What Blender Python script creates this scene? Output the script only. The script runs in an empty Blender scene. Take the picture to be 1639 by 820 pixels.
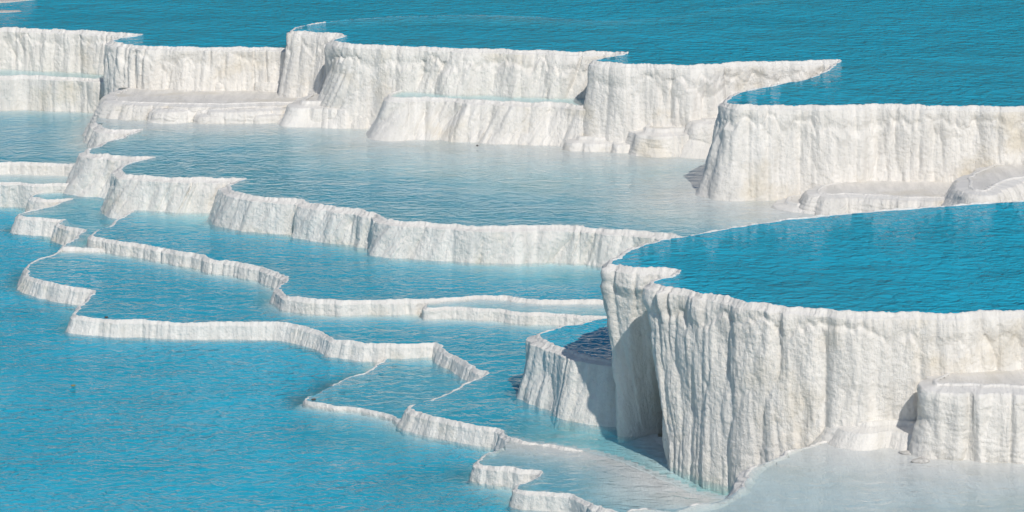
import bpy, math, random
import numpy as np
from mathutils import Vector
from mathutils.geometry import delaunay_2d_cdt
R = math.radians
scene = bpy.context.scene
# ------------------------------------------------------------------ camera, sky, sun, exposure
cam_d = bpy.data.cameras.new('camera'); cam = bpy.data.objects.new('camera', cam_d)
scene.collection.objects.link(cam); scene.camera = cam
cam.location = (0, 0, 14); cam.rotation_euler = (R(90 - 12), 0, 0)
cam_d.sensor_fit = 'HORIZONTAL'; cam_d.angle = R(18); cam_d.clip_start = .5; cam_d.clip_end = 6000
SUN_EL, SUN_AZ = 43, 18          # degrees; azimuth measured from behind the camera towards the right
world = bpy.data.worlds.new('World'); scene.world = world; world.use_nodes = True
wn = world.node_tree; bg = wn.nodes['Background']
sky = wn.nodes.new('ShaderNodeTexSky'); sky.sky_type = 'NISHITA'; sky.sun_disc = False
sky.sun_elevation = R(SUN_EL); sky.sun_rotation = R(180 - SUN_AZ); sky.altitude = 300; sky.air_density = 1.0; sky.dust_density = .4; sky.ozone_density = 2.0
wn.links.new(sky.outputs[0], bg.inputs[0]); bg.inputs[1].default_value = .092
sd = bpy.data.lights.new('sun', 'SUN'); sun = bpy.data.objects.new('sun', sd); scene.collection.objects.link(sun)
sd.energy = 3.2; sd.angle = R(.53); sd.color = (1, .945, .865)
to_sun = Vector((math.sin(R(SUN_AZ)) * math.cos(R(SUN_EL)), -math.cos(R(SUN_AZ)) * math.cos(R(SUN_EL)), math.sin(R(SUN_EL))))
sun.rotation_euler = to_sun.to_track_quat('Z', 'Y').to_euler()
vs = scene.view_settings; vs.view_transform = 'Standard'; vs.look = 'None'; vs.exposure = 0.0; vs.gamma = 1
cy = scene.cycles; cy.max_bounces = 6; cy.diffuse_bounces = 4; cy.glossy_bounces = 2; cy.transparent_max_bounces = 16; cy.volume_bounces = 0
cy.caustics_reflective = False; cy.caustics_refractive = False; cy.use_adaptive_sampling = True; cy.adaptive_threshold = .02; cy.use_denoising = True; cy.sample_clamp_indirect = 6

# ------------------------------------------------------------------ layout in metres (x right, y away, z up)
TERRACES = [
 dict(key='TD', name='travertine_terrace', label='tall white travertine terrace with rounded left bulge below the dark upper pool, top centre', cat='terrace', z=3.6, zb=1.7, pts=[(-4.387, 75.28, 0.0, 0.75, 0.0), (-4.661, 74.961, 0.0, 0.75, 0.0), (-4.875, 74.645, 0.1, 0.75, 0.0), (-5.059, 73.916, 0.35, 0.75, 0.0), (-4.7, 73.711, 0.4, 0.75, 0.0), (-4.144, 73.506, 0.35, 0.75, 0.0), (-3.789, 73.0, 0.3, 0.75, 0.0), (-3.988, 72.204, 0.35, 0.75, 0.0), (-3.683, 71.715, 0.25, 0.75, 0.0), (-2.502, 71.521, 0.25, 0.75, 0.0), (-0.824, 71.041, 0.3, 0.75, 0.0), (1.109, 70.661, 0.3, 0.75, 0.0), (2.274, 70.473, 0.25, 0.75, 0.0), (2.585, 70.332, 0.2, 0.75, 0.0)], close=[], depth=0.2, shore=3, breaks=[6], foot=None, lip=1.0, water=False, crest=0.01, slant=0.3),
 dict(key='TR', name='travertine_terrace', label='faint drowned rim between the two dark pools at the top of the picture', cat='terrace', z=3.6, zb=2.8000000000000003, pts=[(11.488, 87.092, 0.0, 0.3, 0.08), (7.627, 81.759, 0.0, 0.3, 0.08), (4.704, 77.93, 0.0, 0.3, 0.08), (3.122, 76.253, 0.0, 0.3, 0.05), (1.952, 75.709, 0.0, 0.3, 0.01), (0.304, 76.253, 0.0, 0.3, 0.0), (-1.331, 76.472, 0.0, 0.3, 0.0), (-3.247, 76.035, 0.0, 0.3, 0.0), (-4.387, 75.28, 0.0, 0.3, 0.0)], close=[], depth=0.2, shore=1.2, breaks=[], foot=None, lip=0.5, water=False, crest=-0.012, slant=0.0),
 dict(key='TC', name='travertine_terrace', label='broad white travertine terrace between the two coves, right of centre near the top', cat='terrace', z=3.6, zb=1.7, pts=[(2.585, 70.332, 0.2, 0.65, 0.0), (2.074, 69.729, 0.3, 0.65, 0.0), (1.788, 69.181, 0.3, 0.65, 0.0), (2.225, 68.91, 0.25, 0.65, 0.0), (3.091, 68.731, 0.2, 0.65, 0.0), (3.891, 68.642, 0.2, 0.65, 0.0), (5.126, 69.046, 0.25, 0.65, 0.0), (6.354, 69.227, 0.3, 0.65, 0.0), (7.097, 69.227, 0.3, 0.65, 0.0)], close=[], depth=0.6, shore=1.2, breaks=[], foot=None, lip=1.0, water=False, crest=0.01, slant=0.0),
 dict(key='TB', name='travertine_terrace', label='tall sunlit white travertine terrace filling the right edge above the foreground pool', cat='terrace', z=3.6, zb=1.7, pts=[(7.097, 69.227, 0.3, 0.6, 0.0), (6.703, 67.935, 0.3, 0.6, 0.0), (6.158, 66.731, 0.3, 0.6, 0.0), (5.298, 65.732, 0.35, 0.6, 0.0), (4.627, 64.761, 0.4, 0.6, 0.0), (4.245, 63.74, 0.45, 0.6, 0.0), (4.525, 63.279, 0.35, 0.6, 0.0), (5.33, 63.279, 0.25, 0.6, 0.0), (6.32, 63.279, 0.2, 0.6, 0.0), (7.443, 63.355, 0.2, 0.6, 0.0), (8.662, 63.203, 0.2, 0.6, 0.0), (10.111, 63.051, 0.2, 0.6, 0.0), (11.563, 62.825, 0.2, 0.6, 0.0)], close=[], depth=0.6, shore=1.2, breaks=[], foot=None, lip=1.0, water=False, crest=0.01, slant=0.0),
 dict(key='L', name='travertine_terrace', label='long white travertine terrace with a notched rim at the upper left corner', cat='terrace', z=3.1, zb=1.75, pts=[(-14.306, 78.233, 0.1, 1.1, 0.0), (-13.053, 78.014, 0.1, 1.1, 0.0), (-11.503, 77.795, 0.1, 1.1, 0.0), (-10.235, 77.362, 0.1, 1.1, 0.0), (-9.369, 77.04, 0.1, 1.1, 0.0), (-8.85, 76.827, 0.1, 1.1, 0.0), (-9.133, 76.299, 0.05, 1.1, 0.0), (-9.34, 75.675, 0.02, 1.1, 0.0), (-9.001, 75.163, 0.05, 1.1, 0.0), (-8.012, 74.808, 0.1, 1.1, 0.0), (-6.832, 74.657, 0.15, 1.1, 0.0), (-5.813, 74.657, 0.15, 1.1, 0.0), (-5.079, 74.557, 0.15, 1.1, 0.0), (-4.347, 74.456, 0.15, 1.1, 0.0)], close=[(-1.743, 74.858), (7.141, 76.299), (16.963, 80.73), (22.689, 99.35), (-19.595, 99.35)], depth=0.2, shore=1.0, breaks=[6], foot=None, lip=1.0, water=True, crest=0.01, slant=0.0),
 dict(key='V', name='travertine_terrace', label='low pale travertine step with a narrow grey pool, left edge below the notched rim', cat='terrace', z=2.12, zb=1.2, pts=[(-14.108, 76.909, 0.12, 0.8, 0.0), (-12.875, 76.713, 0.12, 0.8, 0.0), (-11.363, 76.615, 0.15, 0.8, 0.0), (-10.44, 76.421, 0.15, 0.8, 0.0), (-9.64, 76.227, 0.1, 0.8, 0.0), (-9.212, 76.131, 0.1, 0.8, 0.0)], close=[(-9.219, 78.82), (-14.694, 79.338)], depth=0.06, shore=0.5, breaks=[], foot=None, lip=1.0, water=True, crest=0.01, slant=0.0),
 dict(key='WA', name='travertine_terrace', label='thin cream ledge tucked under the notched rim beside the bulging terrace', cat='terrace', z=2.34, zb=1.95, pts=[(-7.09, 76.56, 0.1, 0.7, 0.0), (-7.261, 75.197, 0.1, 0.7, 0.0), (-7.091, 74.627, 0.1, 0.7, 0.0), (-6.418, 74.768, 0.1, 0.7, 0.0), (-5.373, 74.439, 0.1, 0.7, 0.0), (-4.785, 74.345, 0.1, 0.7, 0.0)], close=[(-5.047, 76.165), (-7.278, 76.165)], depth=0.01, shore=0.3, breaks=[], foot=None, lip=0.7, water=True, crest=-0.001, slant=0.0),
 dict(key='WB', name='travertine_terrace', label='wide cream layered platform with stained steps behind the middle pool', cat='terrace', z=2.12, zb=1.1, pts=[(-8.902, 75.368, 0.3, 0.7, 0.0), (-9.184, 74.159, 0.5, 0.7, 0.0), (-9.161, 73.255, 0.6, 0.7, 0.0), (-9.004, 72.899, 0.6, 0.7, 0.0), (-8.752, 72.81, 0.45, 0.7, 0.0), (-8.244, 72.722, 0.2, 0.7, 0.0), (-7.273, 72.546, 0.04, 0.7, 0.0), (-6.578, 72.546, 0.04, 0.7, 0.0), (-5.683, 72.722, 0.04, 0.7, 0.0), (-4.835, 72.81, 0.04, 0.7, 0.0), (-4.27, 72.899, 0.04, 0.7, 0.0)], close=[(-4.384, 74.899), (-9.214, 74.899)], depth=0.01, shore=0.5, breaks=[], foot=None, lip=0.6, water=True, crest=-0.001, slant=0.0),
 dict(key='WC', name='travertine_terrace', label='lower cream step edging the layered platform at the middle pool', cat='terrace', z=1.95, zb=1.6, pts=[(-7.014, 73.23, 0.1, 0.6, 0.0), (-7.261, 72.532, 0.1, 0.6, 0.0), (-7.087, 72.187, 0.1, 0.6, 0.0), (-6.486, 72.101, 0.08, 0.6, 0.0), (-6.15, 72.316, 0.08, 0.6, 0.0), (-5.639, 72.101, 0.08, 0.6, 0.0), (-5.157, 72.273, 0.08, 0.6, 0.0), (-4.515, 72.187, 0.08, 0.6, 0.0)], close=[(-4.605, 73.674)], depth=0.008, shore=0.3, breaks=[], foot=None, lip=0.5, water=True, crest=-0.001, slant=0.0),
 dict(key='X', name='travertine_terrace', label='small sloping white apron at the foot of the bulging terrace', cat='terrace', z=2.26, zb=1.6, pts=[(-4.45, 73.558, 0.2, 0.8, 0.0), (-4.761, 72.569, 0.4, 0.8, 0.0), (-4.727, 72.04, 0.45, 0.8, 0.0), (-4.215, 71.952, 0.4, 0.8, 0.0), (-3.648, 71.865, 0.35, 0.8, 0.0), (-3.012, 71.778, 0.3, 0.8, 0.0), (-2.517, 71.691, 0.3, 0.8, 0.0)], close=[(-2.452, 74.016), (-4.881, 73.558)], depth=0.01, shore=0.5, breaks=[], foot=None, lip=2.4, water=True, crest=-0.001, slant=0.0),
 dict(key='X2', name='travertine_terrace', label='long white travertine step with a narrow grey pool below the tall central terrace', cat='terrace', z=2.62, zb=1.6, pts=[(-2.171, 71.925, 0.3, 1.0, 0.0), (-2.653, 70.863, 0.5, 1.0, 0.0), (-2.662, 70.343, 0.6, 1.0, 0.0), (-2.466, 70.257, 0.55, 1.0, 0.0), (-2.194, 70.343, 0.5, 1.0, 0.0), (-1.367, 70.257, 0.45, 1.0, 0.0), (-0.815, 70.001, 0.4, 1.0, 0.0), (0.416, 69.662, 0.4, 1.0, 0.0), (1.162, 69.493, 0.4, 1.0, 0.0), (1.7, 69.242, 0.35, 1.0, 0.0), (2.307, 69.159, 0.3, 1.0, 0.0)], close=[(2.391, 71.746), (-2.532, 72.196)], depth=0.06, shore=0.5, breaks=[], foot=None, lip=1.0, water=True, crest=0.01, slant=0.45),
 dict(key='Y1', name='travertine_terrace', label='small rounded white mound at the waterline below the right end of the central wall', cat='terrace', z=2.02, zb=1.55, pts=[(1.79, 70.02, 0.1, 0.7, 0.0), (1.431, 69.216, 0.2, 0.7, 0.0), (1.423, 68.821, 0.2, 0.7, 0.0), (1.757, 68.664, 0.2, 0.7, 0.0), (2.226, 68.586, 0.15, 0.7, 0.0), (2.757, 68.43, 0.1, 0.7, 0.0), (3.093, 68.43, 0.1, 0.7, 0.0)], close=[(3.155, 69.857), (1.512, 69.857)], depth=0.008, shore=0.3, breaks=[], foot=None, lip=2.4, water=True, crest=-0.001, slant=0.0),
 dict(key='Y2', name='travertine_terrace', label='rounded white shelf at the foot of the cove wall beside the middle pool', cat='terrace', z=2.3, zb=1.55, pts=[(3.338, 69.43, 0.2, 0.7, 0.0), (2.914, 68.702, 0.3, 0.7, 0.0), (2.871, 68.304, 0.3, 0.7, 0.0), (3.105, 68.146, 0.25, 0.7, 0.0), (3.616, 68.225, 0.2, 0.7, 0.0), (4.146, 68.146, 0.15, 0.7, 0.0), (4.547, 68.146, 0.1, 0.7, 0.0)], close=[(4.629, 69.43), (2.998, 69.43)], depth=0.008, shore=0.3, breaks=[], foot=None, lip=2.4, water=True, crest=-0.001, slant=0.0),
 dict(key='Y3', name='travertine_terrace', label='narrow fluted white spur leaning against the tall right terrace', cat='terrace', z=2.5, zb=1.55, pts=[(4.577, 69.72, 0.3, 0.9, 0.0), (4.151, 68.729, 0.6, 0.9, 0.0), (4.096, 68.243, 0.6, 0.9, 0.0), (4.273, 68.083, 0.5, 0.9, 0.0), (4.545, 68.163, 0.3, 0.9, 0.0), (4.817, 68.243, 0.2, 0.9, 0.0)], close=[(5.037, 69.47), (4.197, 69.056)], depth=0.008, shore=0.3, breaks=[], foot=None, lip=0.7, water=True, crest=-0.001, slant=0.0),
 dict(key='Z1', name='travertine_terrace', label='rough grey shelf with a shallow film of water under the tall right terrace', cat='terrace', z=2.12, zb=1.6, pts=[(6.658, 63.247, 0.2, 1.0, 0.0), (6.056, 62.514, 0.3, 1.0, 0.0), (5.897, 61.863, 0.3, 1.0, 0.0), (6.195, 61.67, 0.25, 1.0, 0.0), (6.566, 61.734, 0.2, 1.0, 0.0), (7.031, 61.542, 0.2, 1.0, 0.0), (7.855, 61.35, 0.2, 1.0, 0.0), (8.683, 61.224, 0.2, 1.0, 0.0), (9.369, 60.972, 0.2, 1.0, 0.0)], close=[(9.725, 63.382), (6.465, 63.18)], depth=0.01, shore=0.4, breaks=[], foot=None, lip=0.7, water=True, crest=-0.001, slant=0.0),
 dict(key='Z2', name='travertine_terrace', label='low rough apron spreading from the grey shelf into the middle pool', cat='terrace', z=1.88, zb=1.6, pts=[(6.109, 63.31, 0.2, 0.8, 0.0), (5.476, 62.59, 0.25, 0.8, 0.0), (5.414, 62.14, 0.25, 0.8, 0.0), (5.85, 61.822, 0.2, 0.8, 0.0), (6.567, 61.695, 0.2, 0.8, 0.0), (7.239, 61.195, 0.2, 0.8, 0.0)], close=[(7.442, 62.981), (5.86, 63.31)], depth=0.008, shore=0.3, breaks=[], foot=None, lip=2.4, water=True, crest=-0.001, slant=0.0),
 dict(key='Z3', name='travertine_terrace', label='grey rounded rock bank at the right edge under the tall right terrace', cat='terrace', z=2.5, zb=1.6, pts=[(10.628, 64.442, 0.3, 0.7, 0.0), (9.702, 63.311, 0.4, 0.7, 0.0), (9.014, 61.949, 0.5, 0.7, 0.0), (8.653, 60.388, 0.6, 0.7, 0.0), (8.938, 60.135, 0.6, 0.7, 0.0), (9.406, 60.9, 0.5, 0.7, 0.0), (9.906, 61.42, 0.5, 0.7, 0.0), (10.917, 61.683, 0.4, 0.7, 0.0)], close=[(11.37, 62.896), (9.621, 62.759)], depth=0.008, shore=0.3, breaks=[], foot=None, lip=0.8, water=True, crest=-0.001, slant=0.0),
 dict(key='M', name='travertine_terrace', label='curving white travertine dam holding the middle pool, stepping down left to right', cat='terrace', z=1.76, zb=0.75, pts=[(-9.458, 72.125, 0.5, 1.0, 0.0), (-9.045, 71.291, 0.45, 1.0, 0.0), (-8.644, 71.209, 0.4, 1.0, 0.0), (-8.221, 71.167, 0.3, 1.0, 0.0), (-8.383, 70.637, 0.35, 1.0, 0.0), (-8.689, 69.835, 0.45, 1.0, 0.0), (-9.03, 68.742, 0.5, 1.0, 0.0), (-9.025, 68.284, 0.5, 1.0, 0.0), (-8.671, 68.019, 0.35, 1.0, 0.0), (-8.116, 67.831, 0.25, 1.0, 0.0), (-7.62, 67.682, 0.25, 1.0, 0.0), (-7.889, 67.237, 0.3, 1.0, 0.0), (-8.163, 66.652, 0.4, 1.0, 0.0), (-8.165, 66.006, 0.4, 1.0, 0.0), (-7.792, 65.582, 0.3, 1.0, 0.0), (-7.061, 65.372, 0.2, 1.0, 0.0), (-6.155, 65.303, 0.15, 1.0, 0.0), (-5.421, 65.268, 0.2, 1.0, 0.0), (-5.556, 64.887, 0.35, 1.0, 0.0), (-5.708, 64.273, 0.4, 1.0, 0.0), (-5.506, 63.671, 0.35, 1.0, 0.0), (-5.1, 63.275, 0.25, 1.0, 0.0), (-4.65, 63.079, 0.2, 1.0, 0.0), (-4.145, 62.949, 0.15, 1.0, 0.0), (-3.94, 62.626, 0.25, 1.0, 0.0), (-3.294, 62.053, 0.2, 1.0, 0.0), (-2.665, 61.613, 0.2, 1.0, 0.0), (-2.512, 61.427, 0.15, 1.0, 0.0), (-2.341, 61.058, 0.3, 1.0, 0.0), (-1.427, 60.572, 0.2, 1.0, 0.0), (-0.232, 60.331, 0.15, 1.0, 0.0), (0.601, 60.361, 0.15, 1.0, 0.0), (1.313, 60.272, 0.15, 1.0, 0.0), (1.665, 60.093, 0.25, 1.0, 0.0), (2.596, 59.68, 0.25, 1.0, 0.0), (3.395, 59.215, 0.25, 1.0, 0.0), (4.41, 58.699, 0.2, 1.0, 0.0)], close=[(7.923, 58.985), (10.804, 62.306), (11.85, 68.589), (5.794, 68.589), (2.627, 74.385), (-5.12, 77.168), (-9.644, 77.168)], depth=0.14, shore=4.6, breaks=[11, 18], foot=None, lip=1.0, water=True, crest=0.01, slant=0.4),
 dict(key='U', name='travertine_terrace', label='low white rim with a pale pool at the left edge, beside the middle dam', cat='terrace', z=1.33, zb=0.95, pts=[(-12.84, 69.599, 0.03, 0.8, 0.0), (-11.728, 69.485, 0.03, 0.8, 0.0), (-10.631, 69.447, 0.03, 0.8, 0.0), (-9.797, 69.333, 0.03, 0.8, 0.0), (-9.238, 69.22, 0.03, 0.8, 0.0), (-8.821, 69.144, 0.03, 0.8, 0.0)], close=[(-8.073, 70.999), (-8.73, 76.998), (-14.645, 78.896)], depth=0.15, shore=1.6, breaks=[], foot=None, lip=1.0, water=True, crest=0.01, slant=0.0),
 dict(key='R1', name='travertine_terrace', label='thin white waterline rim below the left pool edge', cat='terrace', z=1.08, zb=0.3, pts=[(-12.653, 68.492, 0.02, 0.5, 0.0), (-11.294, 68.419, 0.02, 0.5, 0.0), (-10.208, 68.347, 0.02, 0.5, 0.0), (-9.414, 68.239, 0.02, 0.5, 0.0), (-8.971, 68.131, 0.02, 0.5, 0.0)], close=[(-8.123, 68.93), (-8.381, 71.206), (-13.274, 71.206)], depth=0.06, shore=0.6, breaks=[], foot=None, lip=0.5, water=True, crest=0.01, slant=0.0),
 dict(key='R2', name='travertine_terrace', label='small scalloped white terrace with two pointed lips at the left edge', cat='terrace', z=0.9, zb=0.55, pts=[(-12.803, 69.299, 0.08, 0.8, 0.0), (-11.405, 69.08, 0.08, 0.8, 0.0), (-10.726, 68.717, 0.1, 0.8, 0.0), (-10.37, 68.501, 0.1, 0.8, 0.0), (-10.053, 68.358, 0.08, 0.8, 0.0), (-10.137, 68.003, 0.08, 0.8, 0.0), (-10.193, 67.651, 0.1, 0.8, 0.0), (-9.822, 67.476, 0.1, 0.8, 0.0), (-9.318, 67.476, 0.06, 0.8, 0.0), (-9.496, 67.026, 0.06, 0.8, 0.0), (-9.637, 66.616, 0.05, 0.8, 0.0), (-9.9, 66.345, 0.06, 0.8, 0.0), (-10.069, 66.076, 0.1, 0.8, 0.0), (-10.189, 65.743, 0.12, 0.8, 0.0), (-9.827, 65.479, 0.1, 0.8, 0.0), (-9.499, 65.348, 0.1, 0.8, 0.0), (-9.207, 65.282, 0.08, 0.8, 0.0), (-9.248, 64.827, 0.1, 0.8, 0.0), (-8.992, 64.442, 0.1, 0.8, 0.0), (-8.628, 64.188, 0.08, 0.8, 0.0), (-8.681, 63.623, 0.06, 0.8, 0.0), (-8.808, 62.702, 0.03, 0.8, 0.0), (-8.875, 62.461, 0.02, 0.8, 0.0), (-8.562, 62.431, 0.02, 0.8, 0.0), (-8.25, 62.401, 0.02, 0.8, 0.0), (-7.634, 62.401, 0.02, 0.8, 0.0)], close=[(-6.312, 64.062), (-7.348, 66.684), (-8.365, 71.027), (-13.249, 71.027)], depth=0.17, shore=0.5, breaks=[], foot=None, lip=1.0, water=True, crest=0.01, slant=0.0),
 dict(key='N', name='travertine_terrace', label='thin winding white travertine rim holding the second pool below the middle dam', cat='terrace', z=1.09, zb=0.6, pts=[(-7.763, 65.184, 0.1, 0.9, 0.0), (-7.914, 64.4, 0.08, 0.9, 0.0), (-8.182, 63.382, 0.06, 0.9, 0.0), (-8.268, 62.578, 0.08, 0.9, 0.0), (-7.922, 62.274, 0.1, 0.9, 0.0), (-7.525, 62.033, 0.1, 0.9, 0.0), (-6.789, 61.437, 0.1, 0.9, 0.0), (-5.869, 60.679, 0.1, 0.9, 0.0), (-4.971, 59.939, 0.1, 0.9, 0.0), (-4.654, 59.659, 0.12, 0.9, 0.0), (-4.375, 59.216, 0.15, 0.9, 0.0), (-4.151, 58.671, 0.15, 0.9, 0.0), (-4.265, 57.818, 0.15, 0.9, 0.0), (-4.077, 57.246, 0.12, 0.9, 0.0), (-3.608, 56.989, 0.08, 0.9, 0.0), (-2.925, 56.887, 0.06, 0.9, 0.0), (-1.914, 56.989, 0.06, 0.9, 0.0), (-1.126, 57.143, 0.06, 0.9, 0.0), (-0.562, 57.297, 0.05, 0.9, 0.0), (-0.108, 57.272, 0.05, 0.9, 0.0), (0.344, 56.989, 0.06, 0.9, 0.0), (1.133, 56.887, 0.06, 0.9, 0.0), (2.031, 56.785, 0.06, 0.9, 0.0)], close=[(3.761, 57.453), (5.214, 61.319), (2.291, 64.4), (-2.898, 67.086), (-6.044, 69.996), (-8.076, 68.512)], depth=0.24, shore=0.9, breaks=[], foot=None, lip=1.0, water=True, crest=0.01, slant=0.0),
 dict(key='N2', name='travertine_terrace', label='short low white rim curving off the winding rim toward the foreground block', cat='terrace', z=1.04, zb=0.6, pts=[(-1.524, 56.752, 0.06, 0.8, 0.0), (-1.519, 56.55, 0.08, 0.8, 0.0), (-1.117, 56.626, 0.08, 0.8, 0.0), (-0.33, 56.425, 0.08, 0.8, 0.0), (0.34, 56.151, 0.08, 0.8, 0.0), (0.895, 56.053, 0.08, 0.8, 0.0), (1.558, 55.905, 0.08, 0.8, 0.0), (2.439, 55.758, 0.08, 0.8, 0.0)], close=[(3.15, 56.651), (2.062, 57.675), (-1.365, 57.675)], depth=0.1, shore=0.5, breaks=[], foot=None, lip=0.8, water=True, crest=0.01, slant=0.0),
 dict(key='O', name='travertine_terrace', label='long zigzag white travertine rim winding from the left lobe to bottom centre', cat='terrace', z=0.84, zb=0.55, pts=[(-8.28, 62.627, 0.03, 0.9, 0.0), (-8.644, 62.567, 0.02, 0.9, 0.0), (-8.891, 62.387, 0.02, 0.9, 0.0), (-9.091, 61.795, 0.03, 0.9, 0.0), (-9.279, 61.157, 0.06, 0.9, 0.0), (-9.332, 60.531, 0.12, 0.9, 0.0), (-9.012, 59.807, 0.12, 0.9, 0.0), (-8.507, 59.315, 0.1, 0.9, 0.0), (-8.061, 59.045, 0.1, 0.9, 0.0), (-7.719, 58.831, 0.08, 0.9, 0.0), (-7.773, 58.249, 0.06, 0.9, 0.0), (-7.836, 57.321, 0.08, 0.9, 0.0), (-7.832, 56.768, 0.12, 0.9, 0.0), (-7.395, 56.519, 0.1, 0.9, 0.0), (-6.706, 56.372, 0.08, 0.9, 0.0), (-5.796, 56.224, 0.06, 0.9, 0.0), (-4.904, 56.224, 0.06, 0.9, 0.0), (-4.344, 56.2, 0.08, 0.9, 0.0), (-3.769, 55.932, 0.1, 0.9, 0.0), (-3.353, 55.451, 0.1, 0.9, 0.0), (-3.053, 54.979, 0.1, 0.9, 0.0), (-2.71, 54.652, 0.08, 0.9, 0.0), (-1.946, 54.559, 0.05, 0.9, 0.0), (-1.351, 54.583, 0.06, 0.9, 0.0), (-1.202, 54.238, 0.1, 0.9, 0.0), (-0.845, 53.427, 0.1, 0.9, 0.0), (-0.584, 52.855, 0.1, 0.9, 0.0), (-0.371, 52.552, 0.05, 0.9, 0.0), (-0.597, 52.083, 0.02, 0.9, 0.0), (-0.867, 51.496, 0.02, 0.9, 0.0), (-1.21, 50.761, 0.03, 0.9, 0.0), (-1.484, 50.44, 0.1, 0.9, 0.0), (-1.587, 50.163, 0.12, 0.9, 0.0), (-1.388, 49.85, 0.1, 0.9, 0.0), (-1.083, 49.502, 0.08, 0.9, 0.0), (-0.584, 49.158, 0.08, 0.9, 0.0), (-0.191, 48.931, 0.08, 0.9, 0.0), (-0.015, 48.41, 0.12, 0.9, 0.0), (0.245, 48.117, 0.08, 0.9, 0.0), (0.676, 47.9, 0.05, 0.9, 0.0), (1.008, 47.755, 0.04, 0.8, 0.0), (1.195, 47.577, 0.03, 0.6, 0.05), (1.47, 47.223, 0.03, 0.5, 0.08), (1.874, 46.632, 0.03, 0.5, 0.08), (2.22, 46.022, 0.03, 0.5, 0.08), (2.641, 45.296, 0.03, 0.5, 0.08), (3.256, 44.973, 0.03, 0.5, 0.08)], close=[(5.314, 45.623), (6.249, 54.146), (4.414, 58.565), (-2.71, 62.507), (-6.533, 63.728)], depth=0.26, shore=0.8, breaks=[], foot=None, lip=1.0, water=True, crest=0.01, slant=0.0),
 dict(key='G', name='travertine_terrace', label='very thin white rim fencing a triangular pool in front of the zigzag rim', cat='terrace', z=0.61, zb=0.4, pts=[(-2.159, 54.406, 0.02, 0.5, 0.0), (-2.468, 53.558, 0.02, 0.5, 0.0), (-2.744, 53.079, 0.02, 0.5, 0.0), (-3.03, 52.523, 0.02, 0.5, 0.0), (-3.257, 51.937, 0.02, 0.5, 0.0), (-3.359, 51.566, 0.03, 0.5, 0.0), (-3.067, 51.322, 0.04, 0.5, 0.0), (-2.647, 51.12, 0.04, 0.5, 0.0), (-2.231, 50.92, 0.04, 0.5, 0.0), (-1.915, 50.602, 0.04, 0.5, 0.0), (-1.634, 50.017, 0.03, 0.5, 0.0), (-1.285, 49.634, 0.03, 0.5, 0.0)], close=[(-0.613, 51.607), (-0.316, 53.735), (-1.309, 55.093)], depth=0.16, shore=0.35, breaks=[], foot=None, lip=0.5, water=True, crest=0.01, slant=0.0),
 dict(key='P', name='travertine_terrace', label='small crumbling white lip in the pale shallows at the bottom centre', cat='terrace', z=0.82, zb=0.4, pts=[(-0.187, 47.9, 0.03, 0.9, 0.0), (-0.422, 47.4, 0.05, 0.9, 0.0), (-0.522, 46.979, 0.07, 0.9, 0.0), (-0.277, 46.806, 0.07, 0.9, 0.0), (0.098, 46.634, 0.06, 0.9, 0.0), (0.433, 46.497, 0.04, 0.9, 0.0), (0.282, 46.092, 0.05, 0.9, 0.0), (0.133, 45.692, 0.08, 0.9, 0.0), (0.415, 45.463, 0.08, 0.9, 0.0), (0.822, 45.267, 0.06, 0.9, 0.0), (0.999, 45.041, 0.08, 0.9, 0.0), (1.217, 44.691, 0.06, 0.9, 0.0), (1.475, 44.345, 0.05, 0.8, 0.0), (1.682, 43.913, 0.05, 0.8, 0.04), (2.078, 42.894, 0.05, 0.6, 0.05)], close=[(4.26, 44.097), (4.528, 47.049), (1.75, 48.484), (0.103, 48.855)], depth=0.1, shore=1.6, breaks=[], foot=None, lip=0.8, water=True, crest=0.01, slant=0.0),
 dict(key='E', name='travertine_terrace', label='small fluted white terrace half in shadow beside the tall foreground block', cat='terrace', z=1.82, zb=0.74, pts=[(2.733, 52.912, 0.1, 1.1, 0.0), (2.093, 52.633, 0.1, 1.1, 0.0), (1.721, 52.402, 0.1, 1.1, 0.0), (1.244, 52.037, 0.15, 1.1, 0.0), (0.827, 51.722, 0.2, 1.1, 0.0), (0.577, 51.41, 0.15, 1.1, 0.0), (0.471, 51.015, 0.2, 1.1, 0.0), (0.567, 50.539, 0.2, 1.1, 0.0), (0.774, 50.241, 0.2, 1.1, 0.0), (1.02, 50.03, 0.25, 1.1, 0.0), (1.29, 49.696, 0.3, 1.1, 0.0), (1.627, 49.407, 0.3, 1.1, 0.0), (2.176, 49.613, 0.2, 1.1, 0.0), (2.894, 50.114, 0.1, 1.1, 0.0)], close=[(3.448, 50.971), (3.564, 52.772)], depth=0.26, shore=0.3, breaks=[], foot=None, lip=1.0, water=True, crest=0.01, slant=0.0),
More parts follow.
